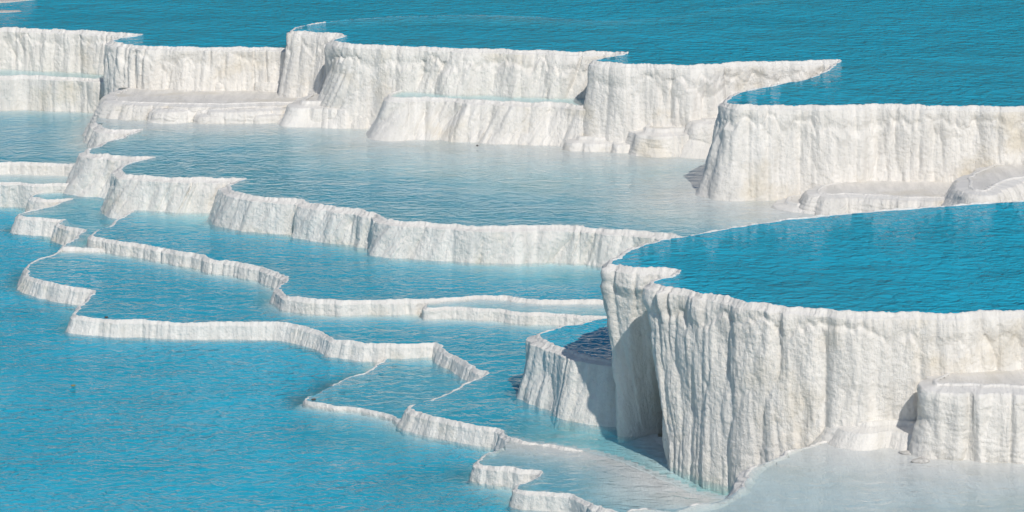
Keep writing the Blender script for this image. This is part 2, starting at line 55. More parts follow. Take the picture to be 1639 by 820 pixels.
 dict(key='A', name='travertine_terrace', label='tall foreground white travertine block with deep flutes carrying a bright turquoise pool', cat='terrace', z=3.6, zb=0.7, pts=[(10.427, 54.043, 0.1, 0.5, 0.0), (8.612, 53.376, 0.1, 0.5, 0.0), (7.084, 52.859, 0.1, 0.5, 0.0), (5.57, 52.298, 0.1, 0.5, 0.0), (4.279, 51.62, 0.1, 0.5, 0.0), (3.322, 50.959, 0.1, 0.5, 0.0), (2.483, 50.215, 0.1, 0.6, 0.0), (1.909, 49.445, 0.05, 0.8, 0.0), (1.626, 48.835, -0.25, 1.4, 0.0), (1.555, 48.422, -0.35, 1.9, 0.0), (1.72, 48.195, -0.55, 2.0, 0.0), (2.0, 48.06, -0.85, 1.8, 0.0), (2.265, 48.015, -1.05, 1.2, 0.0), (2.524, 47.881, -1.0, 1.0, 0.0), (2.368, 47.395, -0.5, 1.0, 0.0), (2.143, 46.961, -0.32, 1.5, 0.0), (2.3, 46.747, -0.2, 2.0, 0.0), (2.67, 46.408, -0.05, 2.0, 0.0), (3.103, 45.992, 0.1, 1.8, 0.0), (3.619, 45.582, 0.12, 1.4, 0.0), (4.312, 45.259, 0.15, 0.95, 0.0), (5.19, 45.08, 0.15, 0.65, 0.0), (6.079, 45.04, 0.15, 0.6, 0.0), (7.329, 45.1, 0.15, 0.6, 0.0), (8.806, 45.299, 0.15, 0.6, 0.0)], close=[(10.054, 49.397)], depth=0.22, shore=3.0, breaks=[14], foot=[(2.053, 48.781), (2.303, 47.863), (2.649, 47.152), (3.397, 47.047), (5.47, 47.047), (9.239, 47.047), (10.555, 54.146), (5.173, 54.146), (3.11, 51.956)], lip=1.0, water=True, crest=0.01, slant=0.0),
 dict(key='Q', name='travertine_terrace', label='low travertine edge of the grey shallow pool, bottom right', cat='terrace', z=1.75, zb=0.4, pts=[(4.69, 45.063, 0.4, 0.7, 0.0), (4.382, 44.655, 0.4, 0.7, 0.0), (3.973, 44.254, 0.4, 0.7, 0.0), (3.621, 43.827, 0.4, 1.0, 0.015), (3.333, 43.248, 0.4, 1.0, -0.01), (3.161, 42.53, 0.4, 1.0, 0.03), (2.694, 41.863, 0.4, 1.0, 0.035), (2.432, 41.685, 0.4, 1.0, 0.0), (2.214, 41.508, 0.4, 1.0, 0.035), (1.715, 41.332, 0.4, 1.0, 0.01), (1.364, 40.985, 0.4, 1.0, 0.03), (0.98, 40.419, 0.4, 0.7, 0.0), (0.642, 39.597, 0.4, 0.7, 0.0)], close=[(0.622, 38.294), (7.194, 38.294), (8.633, 46.475), (5.386, 46.475)], depth=0.09, shore=3.2, breaks=[], foot=None, lip=0.8, water=True, crest=0.01, slant=0.0),
 dict(key='K1', name='travertine_terrace', label='rounded white mound against the foreground wall at the grey shallow pool', cat='terrace', z=2.05, zb=1.6, pts=[(5.331, 45.623, 0.1, 0.7, 0.0), (4.993, 45.266, 0.3, 0.7, 0.0), (4.878, 45.02, 0.35, 0.7, 0.0), (5.066, 44.846, 0.3, 0.7, 0.0), (5.42, 44.811, 0.3, 0.7, 0.0), (5.802, 44.638, 0.3, 0.7, 0.0), (6.202, 44.296, 0.25, 0.7, 0.0)], close=[(6.34, 45.337), (4.983, 45.337)], depth=0.008, shore=0.3, breaks=[], foot=None, lip=2.4, water=True, crest=-0.001, slant=0.0),
 dict(key='K2', name='travertine_terrace', label='blocky white shelf with a wet flat top against the foreground wall, right edge', cat='terrace', z=2.78, zb=1.6, pts=[(6.716, 45.589, 0.1, 0.8, 0.0), (6.234, 45.026, 0.1, 0.8, 0.0), (6.047, 44.622, 0.12, 0.8, 0.0), (5.922, 44.333, 0.15, 0.8, 0.0), (5.982, 44.118, 0.12, 0.8, 0.0), (6.237, 44.047, 0.08, 0.8, 0.0), (6.522, 44.082, 0.06, 0.8, 0.0), (6.629, 44.029, 0.1, 0.8, 0.0), (6.895, 44.047, 0.08, 0.8, 0.0), (7.188, 44.011, 0.08, 0.8, 0.0), (8.074, 44.011, 0.08, 0.8, 0.0)], close=[(8.381, 45.779), (6.925, 45.779)], depth=0.008, shore=0.3, breaks=[], foot=None, lip=0.9, water=True, crest=-0.001, slant=0.0),
 dict(key='K4', name='travertine_terrace', label='smooth white bulge between the mound and the blocky shelf at right', cat='terrace', z=2.2, zb=1.6, pts=[(6.858, 45.192, 0.05, 0.6, 0.0), (6.547, 44.768, 0.12, 0.6, 0.0), (6.441, 44.455, 0.15, 0.6, 0.0), (6.555, 44.317, 0.15, 0.6, 0.0), (6.821, 44.317, 0.15, 0.6, 0.0), (7.263, 44.317, 0.15, 0.6, 0.0), (8.148, 44.317, 0.15, 0.6, 0.0)], close=[(8.257, 44.944)], depth=0.008, shore=0.3, breaks=[], foot=None, lip=2.4, water=True, crest=-0.001, slant=0.0),
 dict(key='K3', name='travertine_terrace', label='low rounded boulder of white travertine in the lower right corner pool edge', cat='terrace', z=2.02, zb=1.6, pts=[(7.502, 45.239, 0.05, 0.7, 0.0), (7.086, 44.75, 0.1, 0.7, 0.0), (6.991, 44.476, 0.1, 0.7, 0.0), (7.118, 44.373, 0.12, 0.7, 0.0), (7.411, 44.373, 0.1, 0.7, 0.0), (7.982, 44.339, 0.1, 0.7, 0.0)], close=[(8.123, 45.168), (7.11, 45.028)], depth=0.008, shore=0.3, breaks=[], foot=None, lip=2.4, water=True, crest=-0.001, slant=0.0),
 dict(key='WD', name='travertine_terrace', label='middle cream layer of the stained platform, between its top and its foot', cat='terrace', z=2.04, zb=1.6, pts=[(-7.807, 73.301, 0.1, 0.6, 0.0), (-8.07, 72.683, 0.2, 0.6, 0.0), (-7.991, 72.335, 0.2, 0.6, 0.0), (-7.624, 72.205, 0.1, 0.6, 0.0), (-7.154, 72.465, 0.04, 0.6, 0.0), (-6.638, 72.248, 0.04, 0.6, 0.0), (-6.069, 72.205, 0.04, 0.6, 0.0), (-5.381, 72.465, 0.04, 0.6, 0.0), (-4.53, 72.465, 0.04, 0.6, 0.0)], close=[(-4.624, 74.019)], depth=0.008, shore=0.3, breaks=[], foot=None, lip=0.5, water=True, crest=-0.001, slant=0.0),
]
POOLS = [
 dict(key='L0', z=0.55, poly=[(-10.548, 42.893), (-16.38, 74.537), (-9.396, 71.377), (-1.405, 59.32), (1.895, 52.674), (3.071, 46.294), (2.381, 42.046)], depth=0.36, shore=0.6),
]
PALE = {'O': [(2.77, 46.02, 2.0, 0.9), (1.7, 47.15, 2.6, 0.85), (0.59, 48.78, 1.2, 0.5)], 'L0': [(-2.09, 49.86, 2.2, 0.35), (-0.93, 46.63, 1.8, 0.4), (-8.78, 58.27, 1.0, 0.25)], 'M': [(3.81, 62.31, 3.0, 0.9), (1.06, 66.72, 4.5, 0.8), (-2.66, 67.83, 3.0, 0.6)], 'P': [(2.1, 45.36, 1.5, 0.8)], 'N': [(-5.99, 64.72, 2.0, 0.6), (0.95, 59.6, 2.0, 0.5)]}  # pale shallows, and in the middle pool also the walls' reflection put into colour
BITS = [('stone', 'small dark stone on the left tip of the thin triangular rim', 'stone', (-3.266, 51.569, 0.62), (0.035, 0.03, 0.02), 'd'), ('stone', 'small dark stone on the left end of the zigzag rim', 'stone', (-7.287, 56.554, 0.855), (0.03, 0.03, 0.02), 'd'), ('leaf', 'yellow green leaf floating on the lower left pool', 'leaf', (-7.389, 52.781, 0.555), (0.06, 0.035, 0.005), 'l'), ('stone', 'flat grey stone breaking the surface of the grey shallow pool', 'stone', (5.625, 44.22, 1.75), (0.13, 0.1, 0.025), 'c'), ('stone', 'rough pale stone lying nearer in the grey shallow pool', 'stone', (5.741, 43.794, 1.75), (0.12, 0.11, 0.04), 'c'), ('stone', 'dark stone at the foot of the long step in the middle pool', 'stone', (-0.753, 69.129, 1.76), (0.035, 0.03, 0.012), 'd'), ('crust', 'long white strip of crust in the top left corner', 'crust', (-13.281, 82.891, 3.1), (1.1, 0.4, 0.05), 'c'), ('crust', 'short white strip of crust at the left edge above the notched rim', 'crust', (-12.805, 80.847, 3.1), (0.45, 0.2, 0.03), 'c')]
TOP_CLOSE = [(12.055, 62.825), (22.422, 98.259), (12.925, 98.259)]

# ------------------------------------------------------------------ materials
def mat(name):
    m = bpy.data.materials.new(name); m.use_nodes = True; m.node_tree.nodes.clear(); return m, m.node_tree.nodes, m.node_tree.links
def nd(ns, t, **kw):
    n = ns.new(t)
    for k, v in kw.items():
        if k in n.inputs: n.inputs[k].default_value = v
        else: setattr(n, k, v)
    return n
def ramp(ns, stops):
    r = ns.new('ShaderNodeValToRGB'); e = r.color_ramp.elements
    while len(e) < len(stops): e.new(.5)
    for i, (p, c) in enumerate(stops): e[i].position = p; e[i].color = (*c, 1)
    return r
def travertine(name, c_light, c_grey, c_stain, stain_lo, rough=.8, fine=1.0):
    m, ns, lk = mat(name)
    out = nd(ns, 'ShaderNodeOutputMaterial'); b = nd(ns, 'ShaderNodeBsdfPrincipled'); b.inputs['Roughness'].default_value = rough
    b.inputs['Specular IOR Level'].default_value = .25
    tc = nd(ns, 'ShaderNodeTexCoord'); uv = nd(ns, 'ShaderNodeUVMap', uv_map='flow')
    mp = nd(ns, 'ShaderNodeMapping'); mp.inputs['Scale'].default_value = (1, .16, 1); lk.new(uv.outputs[0], mp.inputs[0])
    streak = nd(ns, 'ShaderNodeTexNoise', Scale=5.0, Detail=4.0, Roughness=.62); lk.new(mp.outputs[0], streak.inputs['Vector'])
    patch = nd(ns, 'ShaderNodeTexNoise', Scale=.9, Detail=5.0, Roughness=.6); lk.new(tc.outputs['Object'], patch.inputs['Vector'])
    r1 = ramp(ns, [(.38, c_grey), (.62, c_light)]); lk.new(streak.outputs['Fac'], r1.inputs[0])
    r2 = ramp(ns, [(stain_lo, (0, 0, 0)), (stain_lo + .16, (1, 1, 1))]); lk.new(patch.outputs['Fac'], r2.inputs[0])
    mx = nd(ns, 'ShaderNodeMix', data_type='RGBA'); mx.inputs['B'].default_value = (*c_stain, 1) if False else (0, 0, 0, 1)
    mx.inputs[7].default_value = (*c_stain, 1); lk.new(r1.outputs[0], mx.inputs[6]); lk.new(r2.outputs[0], mx.inputs[0])
    lk.new(mx.outputs[2], b.inputs['Base Color'])
    g1 = nd(ns, 'ShaderNodeTexNoise', Scale=24.0, Detail=4.0, Roughness=.65); lk.new(tc.outputs['Object'], g1.inputs['Vector'])
    mp2 = nd(ns, 'ShaderNodeMapping'); mp2.inputs['Scale'].default_value = (1, .2, 1); lk.new(uv.outputs[0], mp2.inputs[0])
    g2 = nd(ns, 'ShaderNodeTexNoise', Scale=26.0, Detail=3.0, Roughness=.6); lk.new(mp2.outputs[0], g2.inputs['Vector'])
    ad = nd(ns, 'ShaderNodeMath', operation='ADD'); lk.new(g1.outputs['Fac'], ad.inputs[0]); lk.new(g2.outputs['Fac'], ad.inputs[1])
    bp = nd(ns, 'ShaderNodeBump', Strength=.75 * fine, Distance=.028); lk.new(ad.outputs[0], bp.inputs['Height']); lk.new(bp.outputs[0], b.inputs['Normal'])
    lk.new(b.outputs[0], out.inputs[0]); return m
M_ROCK = travertine('white_travertine', (.83, .795, .74), (.70, .675, .63), (.70, .645, .55), .56)
M_RIM = travertine('rim_travertine', (.82, .79, .74), (.70, .68, .64), (.74, .705, .65), .55)
M_WET = travertine('stained_travertine', (.79, .755, .70), (.66, .635, .59), (.67, .625, .54), .52, rough=.5)
M_FLOOR = travertine('pool_floor_travertine', (.76, .755, .73), (.68, .675, .655), (.64, .63, .59), .5, fine=.6)
def water_mat(name, absorb, scale, height, ior=1.33, refl=1.0):
    m, ns, lk = mat(name)
    out = nd(ns, 'ShaderNodeOutputMaterial'); tc = nd(ns, 'ShaderNodeTexCoord')
    mp = nd(ns, 'ShaderNodeMapping'); mp.inputs['Rotation'].default_value = (0, 0, R(12)); mp.inputs['Scale'].default_value = (.8, 1.0, 1)
    lk.new(tc.outputs['Object'], mp.inputs[0])
    n1 = nd(ns, 'ShaderNodeTexNoise', Scale=scale, Detail=2.5, Roughness=.55, Distortion=.6); lk.new(mp.outputs[0], n1.inputs['Vector'])
    n2 = nd(ns, 'ShaderNodeTexNoise', Scale=scale * .22, Detail=2.0, Roughness=.5); lk.new(mp.outputs[0], n2.inputs['Vector'])
    # ripples come in patches, as gusts leave them
    n3 = nd(ns, 'ShaderNodeTexNoise', Scale=.35, Detail=2.0); lk.new(tc.outputs['Object'], n3.inputs['Vector'])
    mr = nd(ns, 'ShaderNodeMapRange'); mr.inputs['From Min'].default_value = .3; mr.inputs['From Max'].default_value = .7; mr.inputs['To Min'].default_value = .55; mr.inputs['To Max'].default_value = 1.25
    lk.new(n3.outputs['Fac'], mr.inputs['Value'])
    mu = nd(ns, 'ShaderNodeMath', operation='MULTIPLY'); lk.new(n1.outputs['Fac'], mu.inputs[0]); lk.new(mr.outputs[0], mu.inputs[1])
    m2 = nd(ns, 'ShaderNodeMath', operation='MULTIPLY_ADD'); m2.inputs[1].default_value = 1.0; lk.new(n2.outputs['Fac'], m2.inputs[0]); lk.new(mu.outputs[0], m2.inputs[2])
    bp = nd(ns, 'ShaderNodeBump', Strength=1.0, Distance=height); lk.new(m2.outputs[0], bp.inputs['Height'])
    fr = nd(ns, 'ShaderNodeFresnel', IOR=ior); lk.new(bp.outputs[0], fr.inputs['Normal'])
    ge = nd(ns, 'ShaderNodeNewGeometry'); io = nd(ns, 'ShaderNodeMapRange'); io.inputs['To Min'].default_value = ior; io.inputs['To Max'].default_value = 1 / ior   # the same reflectance seen from below: rays are not bent here
    lk.new(ge.outputs['Backfacing'], io.inputs['Value']); lk.new(io.outputs[0], fr.inputs['IOR'])
    tr = nd(ns, 'ShaderNodeBsdfTransparent'); gl = nd(ns, 'ShaderNodeBsdfGlossy'); gl.inputs['Roughness'].default_value = .04; lk.new(bp.outputs[0], gl.inputs['Normal'])
    # chalk held in suspension: a milky turquoise body that grows with the depth of the pool
    df = nd(ns, 'ShaderNodeBsdfDiffuse'); df.inputs['Color'].default_value = (*MILK, 1); lk.new(bp.outputs[0], df.inputs['Normal'])
    at = nd(ns, 'ShaderNodeAttribute', attribute_name='milk'); mk = nd(ns, 'ShaderNodeMixShader'); lk.new(at.outputs['Fac'], mk.inputs[0]); lk.new(tr.outputs[0], mk.inputs[1]); lk.new(df.outputs[0], mk.inputs[2])
    mx = nd(ns, 'ShaderNodeMixShader'); fm = nd(ns, 'ShaderNodeMath', operation='MULTIPLY'); fm.inputs[1].default_value = refl; lk.new(fr.outputs[0], fm.inputs[0]); lk.new(fm.outputs[0], mx.inputs[0]); lk.new(mk.outputs[0], mx.inputs[1]); lk.new(gl.outputs[0], mx.inputs[2])
    lk.new(mx.outputs[0], out.inputs['Surface'])
    # absorption only: the mineral-blue tint grows with the path through the water
    ab = nd(ns, 'ShaderNodeVolumeAbsorption'); dens = max(absorb); ab.inputs['Density'].default_value = dens
    ab.inputs['Color'].default_value = (*[1 - a / dens for a in absorb], 1)
    lk.new(ab.outputs[0], out.inputs['Volume']); return m
ABS = (1.0, .17, .075); MILK = (.02, .43, .615)
M_WATER = water_mat('pool_water', ABS, 6.0, .12, 1.22, .55)
M_FAR = water_mat('upper_pool_water', ABS, 4.2, .16, 1.25, .7)
M_CALM = water_mat('calm_pool_water', ABS, 4.6, .045, 1.36, .95)
M_MID = water_mat('rippled_pool_water', ABS, 4.8, .085, 1.3, .72)
M_SHALLOW = water_mat('shallow_pool_water', (.45, .10, .065), 4.6, .034, 1.36)
M_FILM = water_mat('thin_water', ABS, 5.0, .0015, 1.33)

# ------------------------------------------------------------------ noise and curve helpers
def _h(ix, iy, seed):
    n = (ix * 374761393 + iy * 668265263 + seed * 1442695041) & 0xffffffff
    n = ((n ^ (n >> 13)) * 1274126177) & 0xffffffff
    n = n ^ (n >> 16)
    return (n & 0xffff) / 32767.5 - 1.0
def vn(x, y, seed=0):
    x = np.asarray(x, float); y = np.asarray(y, float)
    fx = np.floor(x); fy = np.floor(y); ix = fx.astype(np.int64); iy = fy.astype(np.int64)
    u = x - fx; v = y - fy; u = u * u * u * (u * (u * 6 - 15) + 10); v = v * v * v * (v * (v * 6 - 15) + 10)
    a = _h(ix, iy, seed); b = _h(ix + 1, iy, seed); c = _h(ix, iy + 1, seed); d = _h(ix + 1, iy + 1, seed)
    return (a + (b - a) * u) * (1 - v) + (c + (d - c) * u) * v
def fbm(x, y, seed=0, o=4):
    s = 0; a = 1.; t = 0
    for i in range(o): s = s + a * vn(x * 2 ** i + 17.3 * i, y * 2 ** i - 9.1 * i, seed + i * 7); t += a; a *= .55
    return s / t
def domes(x, y, seed=0):
    """rounded tongues with creases between them (cell noise)"""
    ix = np.floor(x).astype(np.int64); iy = np.floor(y).astype(np.int64); best = np.full(x.shape, 9.)
    for dx in (-1, 0, 1):
        for dy in (-1, 0, 1):
            cx = ix + dx; cy = iy + dy
            px = cx + .5 + .42 * _h(cx, cy, seed); py = cy + .5 + .42 * _h(cx, cy, seed + 1)
            w = 1 + .28 * np.clip(py - y, -1, 1)               # narrow above, wide below
            best = np.minimum(best, ((x - px) * w) ** 2 + (y - py) ** 2)
    return np.sqrt(np.clip(1 - best * .9, 0, 1))
def sstep(a, b, x):
    t = np.clip((x - a) / (b - a), 0, 1); return t * t * (3 - 2 * t)
def curve(pts, ds):
    """centripetal Catmull-Rom through the control points, resampled at an even step; extra columns ride along"""
    P = np.array(pts, float); n = len(P)
    ext = np.vstack([2 * P[0] - P[1], P, 2 * P[-1] - P[-2]])
    out = []; idx = []
    for i in range(n - 1):
        p = ext[i:i + 4]; d = [max(1e-6, np.linalg.norm((p[k + 1] - p[k])[:2]) ** .5) for k in range(3)]
        t0 = 0; t1 = d[0]; t2 = t1 + d[1]; t3 = t2 + d[2]
        t = np.linspace(t1, t2, 40, endpoint=False)[:, None]
        A1 = (t1 - t) / (t1 - t0) * p[0] + (t - t0) / (t1 - t0) * p[1]; A2 = (t2 - t) / (t2 - t1) * p[1] + (t - t1) / (t2 - t1) * p[2]; A3 = (t3 - t) / (t3 - t2) * p[2] + (t - t2) / (t3 - t2) * p[3]
        B1 = (t2 - t) / (t2 - t0) * A1 + (t - t0) / (t2 - t0) * A2; B2 = (t3 - t) / (t3 - t1) * A2 + (t - t1) / (t3 - t1) * A3
        C = (t2 - t) / (t2 - t1) * B1 + (t - t1) / (t2 - t1) * B2
        out.append(C); idx.append(i + np.linspace(0, 1, 40, endpoint=False))
    D = np.vstack(out + [P[-1:]]); I = np.concatenate(idx + [[n - 1]])
    L = np.concatenate([[0], np.cumsum(np.linalg.norm(np.diff(D[:, :2], axis=0), axis=1))])
    s = np.linspace(0, L[-1], max(4, int(L[-1] / ds)))
    return s, np.stack([np.interp(s, L, D[:, k]) for k in range(D.shape[1])], 1), np.interp(s, L, I)
def smooth(a, w):
    if w < 1: return a
    k = np.ones(2 * w + 1) / (2 * w + 1)
    return np.stack([np.convolve(np.pad(a[:, i], w, mode='edge'), k, 'valid') for i in range(a.shape[1])], 1)
def normals(P, w):
    t = smooth(np.gradient(P, axis=0), w); n = np.stack([t[:, 1], -t[:, 0]], 1)
    return n / np.maximum(1e-9, np.linalg.norm(n, axis=1))[:, None]

# ------------------------------------------------------------------ object helpers
def link(o, parent=None):
    scene.collection.objects.link(o); o.parent = parent; return o
def mesh_obj(name, V, F, m, parent=None, uvs=None, nrm=None, smooth_=True):
    me = bpy.data.meshes.new(name); V = np.asarray(V, np.float32); F = np.asarray(F, np.int32); k = F.shape[1]
    me.vertices.add(len(V)); me.vertices.foreach_set('co', V.ravel())
    me.loops.add(F.size); me.loops.foreach_set('vertex_index', F.ravel())
    me.polygons.add(len(F)); me.polygons.foreach_set('loop_start', np.arange(0, F.size, k, dtype=np.int32)); me.polygons.foreach_set('loop_total', np.full(len(F), k, np.int32))
    me.update(calc_edges=True)
    if uvs is not None:
        ul = me.uv_layers.new(name='flow'); ul.data.foreach_set('uv', np.asarray(uvs, np.float32)[F.ravel()].ravel())
    me.polygons.foreach_set('use_smooth', np.full(len(F), smooth_)); me.validate()
    if nrm is not None: me.normals_split_custom_set_from_vertices(np.asarray(nrm, np.float32).tolist())
    me.materials.append(m); return link(bpy.data.objects.new(name, me), parent)
def grid_faces(nr, nc, base=0):
    i = np.arange(nr - 1)[:, None] * nc + np.arange(nc - 1)[None]
    return (base + np.stack([i, i + 1, i + nc + 1, i + nc], -1)).reshape(-1, 4)
def thing(name, label, cat, loc=(0, 0, 0), group=None):
    o = bpy.data.objects.new(name, None); o.empty_display_size = .2; o['label'] = label; o['category'] = cat
    if group: o['group'] = group
    return link(o)
def inside(poly, X, Y):
    r = np.zeros(X.shape, bool); n = len(poly); j = n - 1
    for i in range(n):
        xi, yi = poly[i]; xj, yj = poly[j]
        c = ((yi > Y) != (yj > Y)) & (X < (xj - xi) * (Y - yi) / ((yj - yi) if abs(yj - yi) > 1e-12 else 1e-12) + xi); r ^= c; j = i
    return r
def dist_poly(poly, X, Y):
    best = np.full(X.shape, 1e9); n = len(poly)
    for i in range(n):
        ax, ay = poly[i]; bx, by = poly[(i + 1) % n]; dx = bx - ax; dy = by - ay; l = dx * dx + dy * dy + 1e-12
        t = np.clip(((X - ax) * dx + (Y - ay) * dy) / l, 0, 1); best = np.minimum(best, (X - ax - t * dx) ** 2 + (Y - ay - t * dy) ** 2)
    return np.sqrt(best)

# ------------------------------------------------------------------ terraces: rim + flowstone wall
DS = .019
def build_terrace(T, seed):
    z, zb, lip = T['z'], T['zb'], T['lip']; h = z - zb
    s, C, I = curve(T['pts'], DS); P = C[:, :2]; fl = C[:, 2]; am = C[:, 3]; sink = C[:, 4]
    # gentle wandering of the rim itself
    wob = .06 * vn(s / .5, 0 * s, seed + 3) * min(1, .5 + h) + .045 * (np.abs(vn(s / .22, 0 * s, seed + 5)) - .4)
    am = am * (.75 + .55 * vn(s / 1.3, 0 * s, seed + 9)); dry = T['depth'] < .035
    n1 = normals(P, 6); n2 = normals(P, 22); P = P + n1 * wob[:, None]
    k = lip * min(1., .45 + h * .55)
    sk = max(.12, T['depth'] + .15)
    # profile rows: (outward offset, height) from the pool floor over the crest, then the face
    inner = [(-.34, -sk), (-.17, -sk * .55), (-.08, -sk * .25), (-.045, -.04), (-.028, -.010)]
    cr = T['crest']
    crest = [(-.02, cr * .6), (-.008, cr), (.010, cr * .95), (.030, cr * .3), (.048, -.016), (.060, -.045)]
    prof = [(o * (k if i > 4 else 1), zz * (k if i > 4 else 1)) for i, (o, zz) in enumerate(inner + crest)]
    d0 = .045 * k; nw = max(8, int((h + .25) / .019))
    dw = d0 + (h + .25 - d0) * np.linspace(0, 1, nw + 1)[1:]
    D = np.concatenate([[0] * len(prof), dw]); nr = len(D); nc = len(s)
    S = np.broadcast_to(s, (nr, nc)); DD = np.broadcast_to(D[:, None], (nr, nc)).astype(float)
    tau = np.clip(DD / h, 0, 1.3)
    # --- relief of the face
    tall = min(1., h / 1.2); low = 1 - min(1., max(0., (h - 1.1) / .4))
    lam = .55 + .45 * tall; sl = T['slant']
    SS = S + sl * np.maximum(0, DD - .12)
    warp = .09 * vn(SS / .45, DD / 1.3, seed + 11) + .022 * vn(SS / .14, DD / .5, seed + 12)
    sw = SS + warp * lam
    lobe = np.abs(vn((SS + .15 * vn(S / .5, DD / .8, seed + 20)) / .75, DD / 3.5, seed + 21)) ** .65
    f1 = np.abs(vn(sw / (.17 * lam), DD / (2.4 * lam), seed + 22)) ** .75
    f2 = np.abs(vn(sw / (.065 * lam), DD / .9, seed + 23))
    wx = SS + .10 * vn(S / .5, DD / .9, seed + 31) + .02 * vn(S / .09, DD / .3, seed + 32)
    drape = .62 * domes(wx / .5, DD / 1.35 + 3.7, seed + 24) + .38 * domes(wx / .17 + 5.1, DD / .6, seed + 27)
    gr = fbm(S / .06, DD / .06, seed + 25, 3); pit = np.abs(vn(S / .03, DD / .035, seed + 26))
    hs = min(1., (h / 1.0)) ** .42
    band = (.16 + .2 * min(1, h / 1.8)) * (1 + .45 * vn(s / .24, 0 * s, seed + 41) + .2 * vn(s / .08, 0 * s, seed + 42)) * min(1, h / .9)
    ub = (1 - sstep(.75, 1.25, DD / band[None])) * (1 - low)    # 1 in the upper scalloped band of a tall wall
    wd = sstep(0, .10 - .07 * low, DD)                          # relief grows below the crest
    fine = ub * 1.25 + (1 - ub) * (.5 + .5 * sstep(-.3, .4, vn(SS / 1.6, DD / 1.5, seed + 43)))
    disp = hs * (am[None] * (.4 + .6 * wd) * (.075 * fine * (f1 - .5) + .016 * f2) + (.5 if T['key'] == 'A' else .85) * np.clip(am[None] / .55, 0, 1) * (wd * (1 - ub) * tall * ((.30 + .14 * tall) * drape - .20 - .09 * tall) + (.12 + .12 * tall) * (lobe - .5) * (.35 + .65 * sstep(0, .3, DD)) * (.35 + .65 * tall))) + wd * (.012 * gr + .003 * pit) + (1 - wd) * .016 * gr
    top = disp[len(prof) - 5][None]; disp = np.where(DD < .3, np.maximum(disp, top - .02 - .12 * np.maximum(0, DD - .2)), disp)
    bulge = .055 * hs * ub * np.sin(np.clip(DD / band[None], 0, 1) * math.pi) ** .7
    if dry:                                                     # ledges: rounded shoulders, lobes and thin layers
        rr = .17 * min(1., h / .45); q_ = 1 - np.clip(DD / rr, 0, 1)
        disp = disp + rr * np.sqrt(np.clip(1 - q_ ** 2, 0, 1)) - rr * .5 + .12 * (np.abs(vn(SS / .33, DD / .8, seed + 61)) ** .6 - .5) * wd
        lay = DD / .085 + 1.6 * vn(S / .4, DD / .25, seed + 62); disp = disp + (.022 if T['key'] in ('WA', 'WB', 'WC', 'WD', 'Z1', 'Z2') else .009) * wd * (np.abs((lay % 1) - .5) * 2 - .5) * (.5 + .5 * sstep(-.2, .3, vn(S / .7, DD / .4, seed + 63)))
    o_prof = np.concatenate([[p[0] for p in prof], np.full(nw, prof[-1][0] + .012)])[:, None]
    flare = fl[None] * np.where(fl[None] < 0, np.clip((tau - .1) / .9, 0, 1.15) ** .9, np.clip(tau, 0, 1.15) ** 1.35)
    off1 = o_prof + disp * np.clip((np.arange(nr) - 1) / 3., 0, 1)[:, None] + bulge
    X = P[None, :, 0] + n1[None, :, 0] * off1 + n2[None, :, 0] * flare
    Y = P[None, :, 1] + n1[None, :, 1] * off1 + n2[None, :, 1] * flare
    zc = np.concatenate([[p[1] for p in prof], -dw])[:, None]
    crn = .016 * vn(s / .38, 0 * s, seed + 53) * (T['crest'] > 0) + (.5 * vn(s / .11, 0 * s, seed + 51) + .5 * vn(s / .035, 0 * s, seed + 52)) * .016 * min(1, k) * (1 if T['crest'] > 0 else .3)
    Z = z + zc + (crn[None] * ((np.arange(nr) >= 4) & (np.arange(nr) < len(prof)))[:, None])
    Z = Z - sink[None]
    V = np.stack([X, Y, Z], -1)
    du = np.gradient(V, axis=1); dv = np.gradient(V, axis=0); nn = np.cross(dv, du); nn /= np.maximum(1e-9, np.linalg.norm(nn, axis=-1))[..., None]
    UV = np.stack([S, np.concatenate([np.linspace(-.3, 0, len(prof)), dw])[:, None] + 0 * S], -1)
    root = thing(T['name'], T['label'], T['cat'])
    cut = len(prof) - 1 + max(1, int(.05 * k / .019))
    cols = [0] + [int(np.argmin(np.abs(I - b))) for b in T['breaks']] + [nc - 1]
    m_wall = M_WET if T['key'] in ('WB', 'WC', 'WA', 'Z1', 'Z2', 'V') else M_ROCK
    def part(name, r0, r1, c0, c1, m):
        v = V[r0:r1 + 1, c0:c1 + 1]; nr_, nc_ = v.shape[:2]
        return mesh_obj(name, v.reshape(-1, 3), grid_faces(nr_, nc_)[:, ::-1], m, root, UV[r0:r1 + 1, c0:c1 + 1].reshape(-1, 2), nn[r0:r1 + 1, c0:c1 + 1].reshape(-1, 3))
    part('rim', 0, cut, 0, nc - 1, M_RIM)
    for a, b in zip(cols[:-1], cols[1:]): part('wall', cut, nr - 1, a, b, m_wall)
    T['root'] = root
    st = max(1, int(.09 / DS)); idx = list(range(0, nc, st)) + [nc - 1]
    ci = len(inner); T['line'] = [(X[ci, i], Y[ci, i]) for i in idx]; T['lineI'] = [I[i] for i in idx]

for i, T in enumerate(TERRACES): build_terrace(T, 100 * i + 7)

